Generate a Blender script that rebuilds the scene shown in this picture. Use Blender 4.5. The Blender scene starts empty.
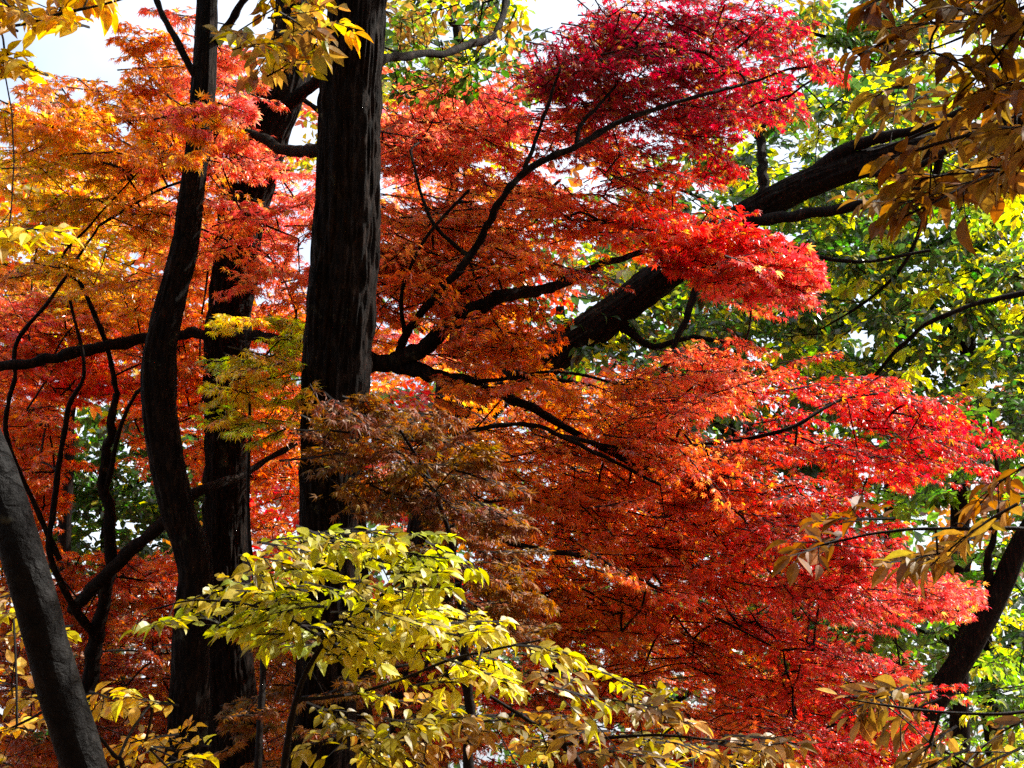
import bpy, math
import numpy as np
from mathutils import Vector
rad = math.radians
scene = bpy.context.scene

# ------------------------------------------------------------------ camera
F = 1422.0                                  # focal length in picture widths/1024
PITCH = rad(16)
CAM = np.array([0.0, 0.0, 1.6])
cd = bpy.data.cameras.new('camera'); cd.lens = 50; cd.sensor_width = 36; cd.clip_end = 2000
cam = bpy.data.objects.new('camera', cd); scene.collection.objects.link(cam)
cam.location = CAM; cam.rotation_euler = (math.pi/2 + PITCH, 0, 0)
scene.camera = cam
# ------------------------------------------------------------------ light
SUN_EL, SUN_AZ = rad(46), rad(74)           # azimuth clockwise from the view direction (+Y)
world = bpy.data.worlds.new('World'); scene.world = world; world.use_nodes = True
wn = world.node_tree.nodes; wl = world.node_tree.links
bg = wn['Background']; bg.inputs[1].default_value = 0.15
sky = wn.new('ShaderNodeTexSky'); sky.sky_type = 'NISHITA'; sky.sun_disc = False
sky.sun_elevation = SUN_EL; sky.sun_rotation = SUN_AZ; sky.dust_density = 5.0; sky.air_density = 1.0
# thin bright high cloud over the blue
wtc = wn.new('ShaderNodeTexCoord'); wnz = wn.new('ShaderNodeTexNoise'); wnz.inputs['Scale'].default_value = 3.2; wnz.inputs['Detail'].default_value = 7
wl.new(wtc.outputs['Generated'], wnz.inputs['Vector'])
wmr = wn.new('ShaderNodeMapRange'); wmr.inputs[1].default_value = 0.35; wmr.inputs[2].default_value = 0.62; wmr.inputs[3].default_value = 0.15; wmr.inputs[4].default_value = 0.75
wl.new(wnz.outputs['Fac'], wmr.inputs[0])
wmx = wn.new('ShaderNodeMix'); wmx.data_type = 'RGBA'; wl.new(wmr.outputs[0], wmx.inputs[0]); wl.new(sky.outputs[0], wmx.inputs[6]); wmx.inputs[7].default_value = (4.8, 5.2, 5.8, 1)
wl.new(wmx.outputs[2], bg.inputs[0])
sd = bpy.data.lights.new('sun', 'SUN'); sd.energy = 5.0; sd.angle = rad(0.53); sd.color = (1, 0.95, 0.86)
sun = bpy.data.objects.new('sun', sd); scene.collection.objects.link(sun)
S = np.array([math.sin(SUN_AZ)*math.cos(SUN_EL), math.cos(SUN_AZ)*math.cos(SUN_EL), math.sin(SUN_EL)])
sun.location = S*60
sun.rotation_euler = Vector(S).to_track_quat('Z', 'Y').to_euler()
vs = scene.view_settings
vs.view_transform = 'Standard'; vs.look = 'None'; vs.gamma = 1; vs.use_curve_mapping = False
vs.exposure = 1.0
cy = scene.cycles
cy.max_bounces = 6; cy.diffuse_bounces = 5; cy.glossy_bounces = 2; cy.transmission_bounces = 2; cy.transparent_max_bounces = 4
cy.use_denoising = False
cy.sample_clamp_indirect = 3.0; cy.sample_clamp_direct = 30.0

rng = np.random.default_rng(11)
f_ = np.array([0, math.cos(PITCH), math.sin(PITCH)]); u_ = np.array([0, -math.sin(PITCH), math.cos(PITCH)]); r_ = np.array([1.0, 0, 0])
def P(px, py, d):
    """World point seen at px, py at depth d metres along the view axis."""
    px = np.asarray(px, float)[..., None]; py = np.asarray(py, float)[..., None]; d = np.asarray(d, float)[..., None]
    return CAM + d*(f_ + (px-512)/F*r_ + (384-py)/F*u_)
def to_px(p):
    q = p - CAM; d = q @ f_
    return 512 + (q @ r_)/d*F, 384 - (q @ u_)/d*F
def unit(v): return v/np.maximum(np.linalg.norm(v, axis=-1, keepdims=True), 1e-9)

# ------------------------------------------------------------------ materials
def mat_new(name):
    m = bpy.data.materials.new(name); m.use_nodes = True
    m.node_tree.nodes.clear(); return m, m.node_tree.nodes, m.node_tree.links
def leaf_material(name, trans=0.55, gloss=0.09, rough=0.38, boost=1.35):
    m, n, l = mat_new(name)
    a = n.new('ShaderNodeAttribute'); a.attribute_name = 'leaf_colour'
    tc = n.new('ShaderNodeTexCoord'); nz = n.new('ShaderNodeTexNoise'); nz.inputs['Scale'].default_value = 55; nz.inputs['Detail'].default_value = 3
    l.new(tc.outputs['Object'], nz.inputs['Vector'])
    mr = n.new('ShaderNodeMapRange'); mr.inputs[1].default_value = 0.3; mr.inputs[2].default_value = 0.7; mr.inputs[3].default_value = 0.72; mr.inputs[4].default_value = 1.18
    l.new(nz.outputs['Fac'], mr.inputs[0])
    hs = n.new('ShaderNodeHueSaturation'); l.new(a.outputs['Color'], hs.inputs['Color']); l.new(mr.outputs[0], hs.inputs['Value'])
    hb = n.new('ShaderNodeHueSaturation'); l.new(hs.outputs[0], hb.inputs['Color']); hb.inputs['Value'].default_value = boost; hb.inputs['Saturation'].default_value = 1.08
    df = n.new('ShaderNodeBsdfDiffuse'); l.new(hs.outputs[0], df.inputs[0])
    tr = n.new('ShaderNodeBsdfTranslucent'); l.new(hb.outputs[0], tr.inputs[0])
    mx = n.new('ShaderNodeMixShader'); mx.inputs[0].default_value = trans; l.new(df.outputs[0], mx.inputs[1]); l.new(tr.outputs[0], mx.inputs[2])
    gl = n.new('ShaderNodeBsdfGlossy'); gl.inputs['Roughness'].default_value = rough; gl.inputs[0].default_value = (1, 1, 1, 1)
    m2 = n.new('ShaderNodeMixShader'); m2.inputs[0].default_value = gloss; l.new(mx.outputs[0], m2.inputs[1]); l.new(gl.outputs[0], m2.inputs[2])
    o = n.new('ShaderNodeOutputMaterial'); l.new(m2.outputs[0], o.inputs[0])
    return m
def bark_material(name, c1, c2, scale=9, bump=0.9, rough=0.8, stretch=0.16, moss=None):
    m, n, l = mat_new(name)
    tc = n.new('ShaderNodeTexCoord'); mp = n.new('ShaderNodeMapping'); mp.inputs['Scale'].default_value = (1, 1, stretch)
    l.new(tc.outputs['Object'], mp.inputs[0])
    nz = n.new('ShaderNodeTexNoise'); nz.inputs['Scale'].default_value = scale*4; nz.inputs['Detail'].default_value = 8; nz.inputs['Roughness'].default_value = 0.65
    l.new(mp.outputs[0], nz.inputs['Vector'])
    n2 = n.new('ShaderNodeTexNoise'); n2.inputs['Scale'].default_value = 2.3; n2.inputs['Detail'].default_value = 5; l.new(tc.outputs['Object'], n2.inputs['Vector'])
    cr = n.new('ShaderNodeValToRGB'); cr.color_ramp.elements[0].position = 0.38; cr.color_ramp.elements[1].position = 0.68
    cr.color_ramp.elements[0].color = (*c1, 1); cr.color_ramp.elements[1].color = (*c2, 1)
    l.new(nz.outputs['Fac'], cr.inputs[0])
    mx = n.new('ShaderNodeMix'); mx.data_type = 'RGBA'; mx.blend_type = 'MULTIPLY'; mx.inputs[0].default_value = 0.6
    l.new(cr.outputs[0], mx.inputs[6]); l.new(n2.outputs['Fac'], mx.inputs[7])
    n3 = n.new('ShaderNodeTexNoise'); n3.inputs['Scale'].default_value = 7; n3.inputs['Detail'].default_value = 9; n3.inputs['Roughness'].default_value = 0.7; l.new(tc.outputs['Object'], n3.inputs['Vector'])
    lr = n.new('ShaderNodeMapRange'); lr.inputs[1].default_value = 0.60; lr.inputs[2].default_value = 0.66; l.new(n3.outputs['Fac'], lr.inputs[0])
    lx = n.new('ShaderNodeMix'); lx.data_type = 'RGBA'; lx.inputs[7].default_value = (0.05, 0.052, 0.036, 1); l.new(lr.outputs[0], lx.inputs[0]); l.new(mx.outputs[2], lx.inputs[6]); mx = lx
    vo = n.new('ShaderNodeTexVoronoi'); vo.feature = 'DISTANCE_TO_EDGE'; vo.inputs['Scale'].default_value = scale*2.6
    vw = n.new('ShaderNodeMix'); vw.data_type = 'RGBA'; vw.inputs[0].default_value = 0.06; l.new(mp.outputs[0], vw.inputs[6]); l.new(nz.outputs['Color'], vw.inputs[7]); l.new(vw.outputs[2], vo.inputs['Vector'])
    vr = n.new('ShaderNodeMapRange'); vr.inputs[1].default_value = 0.0; vr.inputs[2].default_value = 0.16; l.new(vo.outputs['Distance'], vr.inputs[0])
    ad = n.new('ShaderNodeMath'); ad.operation = 'MULTIPLY_ADD'; ad.inputs[1].default_value = 0.9; l.new(vr.outputs[0], ad.inputs[0]); l.new(nz.outputs['Fac'], ad.inputs[2])
    b = n.new('ShaderNodeBsdfPrincipled'); b.inputs['Roughness'].default_value = rough; b.inputs['Specular IOR Level'].default_value = 0.12
    l.new(mx.outputs[2], b.inputs['Base Color'])
    bp = n.new('ShaderNodeBump'); bp.inputs['Strength'].default_value = bump; bp.inputs['Distance'].default_value = 0.02
    l.new(ad.outputs[0], bp.inputs['Height']); l.new(bp.outputs[0], b.inputs['Normal'])
    o = n.new('ShaderNodeOutputMaterial'); l.new(b.outputs[0], o.inputs[0])
    return m
M_MAPLE = leaf_material('maple_leaf', 0.68, 0.045, 0.36, 1.6)
M_BROAD = leaf_material('broad_leaf', 0.6, 0.035, 0.45, 1.3)
M_GREEN = leaf_material('green_leaf', 0.62, 0.07, 0.32, 1.6)
M_BARK = bark_material('furrowed_bark', (0.002, 0.0014, 0.001), (0.040, 0.021, 0.013), 13, 1.0)
M_SMOOTH = bark_material('smooth_grey_bark', (0.004, 0.004, 0.004), (0.016, 0.0145, 0.014), 7, 0.7, 0.65, 1.0)
M_TWIG = bark_material('twig_bark', (0.006, 0.004, 0.0035), (0.025, 0.016, 0.013), 12, 0.3, 0.7, 1.0)

# ------------------------------------------------------------------ mesh helpers
class Buf:
    def __init__(s): s.v = []; s.f = []; s.c = []; s.m = []; s.n = 0      # f: index arrays (n,k)
    def add(s, v, f, col=(0.5, 0.5, 0.5), mat=0):
        s.v.append(v.reshape(-1, 3)); s.f.append(np.asarray(f)+s.n); s.n += v.reshape(-1, 3).shape[0]
        c = np.asarray(col, float)
        s.c.append(np.broadcast_to(c, (len(f), 3))); s.m.append(np.full(len(f), mat))
    def build(s, name, mats, parent=None, smooth=False, smooth_mat=None):
        me = bpy.data.meshes.new(name)
        V = np.concatenate(s.v); nf = sum(len(f) for f in s.f)
        loops = np.concatenate([f.ravel() for f in s.f]); tot = np.concatenate([np.full(len(f), f.shape[1]) for f in s.f])
        me.vertices.add(len(V)); me.vertices.foreach_set('co', V.astype(np.float32).ravel())
        me.loops.add(len(loops)); me.loops.foreach_set('vertex_index', loops.astype(np.int32))
        me.polygons.add(nf); st = np.concatenate([[0], np.cumsum(tot)[:-1]])
        me.polygons.foreach_set('loop_start', st.astype(np.int32))
        mi = np.concatenate(s.m).astype(np.int32); me.polygons.foreach_set('material_index', mi)
        sm = (mi != 0) if smooth_mat else np.full(nf, smooth)
        me.polygons.foreach_set('use_smooth', sm)
        C = np.concatenate(s.c); at = me.attributes.new('leaf_colour', 'FLOAT_COLOR', 'FACE')
        at.data.foreach_set('color', np.concatenate([C, np.ones((len(C), 1))], 1).astype(np.float32).ravel())
        for m in mats: me.materials.append(m)
        me.update(calc_edges=True)
        o = bpy.data.objects.new(name, me); scene.collection.objects.link(o)
        if parent is not None:
            o.parent = parent; o.location = -np.array(parent.location)
        return o
def thing(name, label, cat, loc, group=None):
    o = bpy.data.objects.new(name, None); scene.collection.objects.link(o); o.location = loc; o.empty_display_size = 0.3
    o['label'] = label; o['category'] = cat
    if group: o['group'] = group
    return o
def catmull(p, k):
    p = np.asarray(p, float)
    q = np.concatenate([[2*p[0]-p[1]], p, [2*p[-1]-p[-2]]]); out = []
    for i in range(1, len(q)-2):
        n = k if i < len(q)-3 else k+1
        t = (np.arange(n)/k)[:, None]
        a, b, c, d = q[i-1], q[i], q[i+1], q[i+2]
        out.append(0.5*(2*b + (c-a)*t + (2*a-5*b+4*c-d)*t*t + (3*b-a-3*c+d)*t**3))
    return np.concatenate(out)
def hash2(a, b, seed):
    x = np.sin(a*127.1 + b*311.7 + seed*74.7)*43758.5453
    return x-np.floor(x)
def vnoise(x, y, seed, wrapx=None):
    xi = np.floor(x); yi = np.floor(y); fx = x-xi; fy = y-yi
    fx = fx*fx*(3-2*fx); fy = fy*fy*(3-2*fy)
    w = (lambda a: np.mod(a, wrapx)) if wrapx else (lambda a: a)
    h = lambda a, b: hash2(w(a), b, seed)
    return (h(xi, yi)*(1-fx)+h(xi+1, yi)*fx)*(1-fy) + (h(xi, yi+1)*(1-fx)+h(xi+1, yi+1)*fx)*fy
def tube(buf, pts, rads, seg=24, k=12, ridge=0.0, seed=1, col=(0.1,)*3, mat=0, nr=11):
    """Tapered limb through pts; ridge > 0 carves long bark furrows into the surface."""
    q = catmull(np.concatenate([np.asarray(pts, float), np.asarray(rads, float)[:, None]], 1), k)
    c, r = q[:, :3], np.maximum(q[:, 3], 0.001)
    if seg <= 14:                                # small limbs: kinks, knots and an uneven girth
        j = np.random.default_rng(int(seed)*7+len(c)); m_ = len(c)
        kn = j.normal(0, 1, (m_, 3)); kn[1:-1] = (kn[:-2]+kn[1:-1]*1.5+kn[2:])/3.5; kn[0] = 0
        c = c + kn*np.minimum(r, .03)[:, None]*0.35
        r = r*(1 + 0.08*j.normal(0, 1, m_)).clip(.75, 1.45)
    t = unit(np.gradient(c, axis=0))
    ref = np.array([0, 1.0, 0]) if abs(t[0][1]) < 0.8 else np.array([1.0, 0, 0])
    a = unit(ref - (t@ref)[:, None]*t); b = np.cross(t, a)
    th = np.linspace(0, 2*math.pi, seg, endpoint=False)
    L = np.concatenate([[0], np.cumsum(np.linalg.norm(np.diff(c, axis=0), axis=1))])
    rr = np.repeat(r[:, None], seg, 1)
    if ridge > 0:
        U, Lg = np.meshgrid(th/(2*math.pi), L)
        wob = 0.8*vnoise(Lg*3, U*0, seed)
        n1 = np.abs(vnoise(U*nr + 0, Lg*4.5 + wob, seed, nr)*2-1)
        n2 = np.abs(vnoise(U*nr*2, Lg*11, seed+3, nr*2)*2-1)
        n3 = vnoise(U*4, Lg*1.6, seed+5, 4)-0.5
        rr = rr*(1 + ridge*(n1-0.5) + ridge*0.5*(n2-0.5) + ridge*1.0*n3)
    V = c[:, None] + rr[..., None]*(a[:, None]*np.cos(th)[None, :, None] + b[:, None]*np.sin(th)[None, :, None])
    n = len(c); i = np.arange(n-1)[:, None]*seg; j = np.arange(seg)[None]; j2 = (j+1) % seg
    Fq = np.stack([i+j, i+j2, i+seg+j2, i+seg+j], -1).reshape(-1, 4)
    buf.add(V, Fq, col, mat)
    buf.add(V[-1], np.arange(seg)[None], col, mat)
    return c, r
def multi_tube(buf, Pm, Rm, sides=4, mat=1):
    """Many short tubes at once: Pm (M,K,3), Rm (M,K)."""
    if len(Pm) == 0: return
    M, K = Pm.shape[:2]
    t = unit(np.gradient(Pm, axis=1)); ref = np.array([0.31, 0.2, 0.93])
    ref = np.where((np.abs(t@ref) > 0.9)[..., None], np.array([1.0, 0, 0]), ref)
    a = unit(ref - (t*ref).sum(-1, keepdims=True)*t); b = np.cross(t, a)
    th = np.arange(sides)*2*math.pi/sides
    V = Pm[:, :, None] + Rm[:, :, None, None]*(a[:, :, None]*np.cos(th)[:, None] + b[:, :, None]*np.sin(th)[:, None])
    m = np.arange(M)[:, None, None]*K*sides; i = np.arange(K-1)[None, :, None]*sides; j = np.arange(sides)[None, None]; j2 = (j+1) % sides
    Fq = np.stack([m+i+j, m+i+j2, m+i+sides+j2, m+i+sides+j], -1).reshape(-1, 4)
    buf.add(V, Fq, (0.1, 0.1, 0.1), mat)

# ------------------------------------------------------------------ leaf templates (x side, y forward, z up)
def maple_tpl():
    ang = np.radians([0, 38, 76, 120]); ln = [1.0, 0.92, 0.72, 0.38]
    tips = [(-a, r) for a, r in zip(ang[:0:-1], ln[:0:-1])] + [(a, r) for a, r in zip(ang, ln)]
    va = np.radians([-150, -98, -57, -19, 19, 57, 98, 150]); vr = [0.10, 0.2, 0.30, 0.36, 0.36, 0.30, 0.2, 0.10]
    v = [(0, 0, 0.0)]
    for a, r in tips: v.append((r*math.sin(a), r*math.cos(a), -0.42*r*r))
    for a, r in zip(va, vr): v.append((r*math.sin(a), r*math.cos(a), 0.05))
    f = [[0, 8+i, 1+i, 9+i] for i in range(7)]
    return np.array(v)*[0.62, 0.62, 0.62] + [0, 0.15, 0], [np.array(f)]
def ovate_tpl(w=0.27, n=5, serr=False):
    ts = {3: [0, .38, .72, 1], 5: [0, .14, .34, .58, .8, 1]}[n]
    ws = {3: [0, 1, .72, 0], 5: [0, .62, 1, .92, .45, 0]}[n]
    v = []; k = len(ts)
    for t, q in zip(ts, ws): v.append((0, t, -0.35*t*t))
    for s in (-1, 1):
        for t, q in zip(ts[1:-1], ws[1:-1]): v.append((s*w*q, t+0.03, -0.35*t*t + 0.10*q))
    L = lambda i: k+i-1
    R = lambda i: k+(k-2)+i-1
    tri = [[0, 1, L(1)], [0, R(1), 1], [k-2, k-1, L(k-2)], [k-2, R(k-2), k-1]]; quad = []
    for i in range(1, k-2):
        quad += [[i, i+1, L(i+1), L(i)], [i, R(i), R(i+1), i+1]]
    return np.array(v, float), [np.array(tri), np.array(quad)]
T_MAPLE = maple_tpl(); T_OV = ovate_tpl(0.27, 5); T_OVL = ovate_tpl(0.30, 3); T_SLIM = ovate_tpl(0.21, 5)
def put_leaves(buf, pos, fwd, nrm, size, col, tpl, curl=None):
    tv, tf = tpl; N = len(pos)
    if N == 0: return
    fwd = unit(fwd); side = unit(np.cross(fwd, nrm)); nrm = np.cross(side, fwd)
    cu = rng.uniform(0.2, 1.5, N) if curl is None else curl
    wx = rng.uniform(0.82, 1.12, N)
    V = pos[:, None] + size[:, None, None]*(wx[:, None, None]*tv[None, :, 0:1]*side[:, None] + tv[None, :, 1:2]*fwd[:, None] + cu[:, None, None]*tv[None, :, 2:3]*nrm[:, None])
    off = (np.arange(N)*len(tv))[:, None, None]
    base = buf.n; buf.v.append(V.reshape(-1, 3)); buf.n += N*len(tv)
    for f in tf:
        F_ = (f[None]+off).reshape(-1, f.shape[1]) + base
        buf.f.append(F_); buf.c.append(np.repeat(col, len(f), 0)); buf.m.append(np.zeros(len(F_)))

# ------------------------------------------------------------------ spray templates (flat fan of twigs, x forward y side z up, unit length)
def spray_tpl(r, kind):
    twigs = []; lp = []; lf = []
    def line(p0, d, L, w0, w1, depth):
        n = 5; pts = [p0]; dd = d.copy(); p = p0.copy()
        for i in range(n-1):
            dd = unit(dd + r.normal(0, 0.10, 3)*[1, 1, .5] + [0, 0, -0.03]); p = p + dd*L/(n-1); pts.append(p.copy())
        twigs.append((np.array(pts), np.linspace(w0, w1, n))); return np.array(pts)
    def along(pts, s):
        x = s*(len(pts)-1); i = min(int(x), len(pts)-2); return pts[i]+(pts[i+1]-pts[i])*(x-i), unit(pts[i+1]-pts[i])
    def rot(d, a): c, s_ = math.cos(a), math.sin(a); return unit(np.array([d[0]*c-d[1]*s_, d[0]*s_+d[1]*c, d[2]]))
    main = line(np.zeros(3), np.array([1.0, 0, 0.05]), 1.0, 0.010, 0.004, 0)
    if kind == 'maple':
        subs = []
        for s in np.arange(0.15, 0.95, 0.15):
            for sg in (-1, 1):
                if r.random() < 0.12: continue
                p, d = along(main, s + r.uniform(-.04, .04)); L = (1.08-s)*r.uniform(0.42, 0.68)
                subs.append((line(p, rot(d, sg*r.uniform(0.55, 0.95)), L, 0.005, 0.0025, 1), L))
        for pts, L in subs + [(main, 1.0)]:
            n = max(2, int(L/0.12))
            for j in range(n):
                s = (j+0.7)/n; p, d = along(pts, min(s, 1))
                for sg in (-1, 1):
                    if r.random() < 0.10: continue
                    lp.append(p + r.normal(0, .012, 3)); lf.append(rot(d, sg*r.uniform(0.4, 1.3)) + [0, 0, r.uniform(-.45, .05)])
            lp.append(pts[-1]); lf.append(unit(pts[-1]-pts[-2]) + [0, 0, -.15])
    else:
        subs = [(main, 1.0)]
        for j, s in enumerate(np.arange(0.12, 0.9, 0.15)):
            sg = 1 if j % 2 else -1
            p, d = along(main, s); L = (1.1-s)*r.uniform(0.45, 0.75)
            subs.append((line(p, rot(d, sg*r.uniform(0.5, 0.9)), L, 0.005, 0.0025, 1), L))
        for pts, L in subs:
            n = max(3, int(L/0.10))
            for j in range(n):
                s = (j+0.5)/n; sg = 1 if j % 2 else -1; p, d = along(pts, s)
                if r.random() < 0.08: continue
                lp.append(p); lf.append(rot(d, sg*r.uniform(0.45, 1.2)) + [0, 0, r.uniform(-.35, .25)])
            lp.append(pts[-1]); lf.append(unit(pts[-1]-pts[-2]) + [0, 0, -.2])
    return (np.array([t[0] for t in twigs]), np.array([t[1] for t in twigs]), np.array(lp), np.array(lf))
_r = np.random.default_rng(5)
SPRAYS = {'maple': [spray_tpl(_r, 'maple') for _ in range(10)], 'alt': [spray_tpl(_r, 'alt') for _ in range(10)]}

# ------------------------------------------------------------------ colours (linear leaf colours)
KEY = dict(K=(.27, .009, .03), R=(.68, .045, .05), P=(.90, .18, .15), O=(.88, .19, .06), A=(.85, .40, .06), N=(.20, .095, .014),  # N is a brown darkened for leaves in shade
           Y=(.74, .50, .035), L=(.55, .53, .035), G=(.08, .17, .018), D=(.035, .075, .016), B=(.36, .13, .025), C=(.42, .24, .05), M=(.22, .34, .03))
def anchors(spec):
    xy = np.array([(a, b) for a, b, _ in spec], float); c = np.array([np.mean([KEY[k] for k in s], 0) for _, _, s in spec])
    return xy, c
def colour_at(px, py, anc, power=3):
    xy, c = anc
    d2 = (px[:, None]-xy[None, :, 0])**2 + (py[:, None]-xy[None, :, 1])**2 + 200
    w = d2**(-power/2.0); w /= w.sum(1, keepdims=True)
    return w@c
ANC = anchors([(420, 120, 'OPP'), (470, 190, 'OAP'), (430, 250, 'OAP'), (560, 60, 'K'), (650, 45, 'KK'), (760, 90, 'KKR'), (690, 150, 'RK'), (700, 60, 'K'), (610, 110, 'K'), (600, 190, 'RO'), (520, 130, 'RP'),  # crimson at top right darkened for its shadow side, coral lightened for sun
    (780, 285, 'RP'), (700, 240, 'R'), (820, 250, 'R'), (540, 280, 'O'), (420, 320, 'O'), (520, 340, 'OB'), (700, 355, 'OP'), (600, 400, 'OOA'), (700, 430, 'OOP'), (800, 400, 'R'),
    (900, 430, 'R'), (980, 430, 'KR'), (450, 430, 'OAB'), (390, 440, 'BC'), (340, 450, 'CB'), (500, 500, 'OBC'), (600, 520, 'O'), (680, 560, 'OR'), (780, 540, 'R'), (850, 620, 'RP'),
    (930, 600, 'RP'), (700, 640, 'RO'), (600, 620, 'OOA'), (540, 640, 'OB'), (850, 720, 'R'), (650, 700, 'OB'), (750, 480, 'RO'), (880, 520, 'R'),
    (30, 120, 'OA'), (100, 90, 'RA'), (150, 110, 'AO'), (60, 170, 'AYC'), (20, 160, 'YC'), (130, 170, 'OA'), (100, 220, 'AAY'), (30, 210, 'YLC'), (50, 260, 'YC'), (200, 150, 'PO'), (250, 200, 'PR'), (300, 180, 'P'), (280, 260, 'OP'),
    (20, 320, 'RP'), (100, 290, 'AY'), (60, 340, 'O'), (90, 380, 'R'), (30, 450, 'OO'), (20, 560, 'OB'), (90, 590, 'BR'), (160, 620, 'BR'), (60, 680, 'BK'), (250, 650, 'B'), (180, 560, 'O'), (230, 330, 'OO'), (280, 400, 'OA'), (300, 470, 'O'), (180, 380, 'O'), (220, 60, 'RP')])  # browns and dark crimson at lower left carry shade in the leaf colour

def in_poly(x, y, poly):
    poly = np.asarray(poly, float); inside = np.zeros(len(x), bool); j = len(poly)-1
    for i in range(len(poly)):
        xi, yi = poly[i]; xj, yj = poly[j]
        c = ((yi > y) != (yj > y)) & (x < (xj-xi)*(y-yi)/(yj-yi+1e-9)+xi); inside ^= c; j = i
    return inside
def scatter(poly, n, d0, d1, holes=()):
    """n spray positions whose view falls in the outline poly, spread through real depth d0..d1."""
    p = np.asarray(poly, float); lo, hi = p.min(0), p.max(0); out = []
    while len(out) < n:
        x = rng.uniform(lo[0], hi[0], n*3); y = rng.uniform(lo[1], hi[1], n*3)
        ok = in_poly(x, y, poly)
        for hx, hy, hr in holes: ok &= ((x-hx)**2+(y-hy)**2) > hr*hr
        out += list(zip(x[ok], y[ok]))
    out = np.array(out[:n]); d = rng.uniform(d0, d1, n)
    return np.concatenate([out, d[:, None]], 1)

def shelves(poly, n, d0, d1, holes=(), per=13, rad_=0.48, slope=-0.22, thick=0.045):
    """Sprays gathered in thin leafy shelves, as a maple carries them, with air between the shelves."""
    c = scatter(poly, max(1, n//per), d0, d1, holes); W = P(c[:, 0], c[:, 1], c[:, 2]); W = np.repeat(W, per, 0); N_ = len(W)
    a = rng.uniform(0, 2*math.pi, N_); q = np.sqrt(rng.random(N_))*np.repeat(rng.uniform(.6, 1.3, len(c)), per)*rad_
    dx, dy = q*np.cos(a), q*np.sin(a)
    W = W + np.stack([dx, dy, slope*dx + 0.10*dy - 0.25*q*q + rng.normal(0, thick, N_)], 1)
    x, y = to_px(W); d = (W-CAM)@f_
    ok = np.ones(N_, bool)
    for hx, hy, hr in holes: ok &= ((x-hx)**2+(y-hy)**2) > hr*hr
    m_ = in_poly(x, y, poly) | (rng.random(N_) < 0.08)
    return np.stack([x, y, d], 1)[ok & m_]

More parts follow.
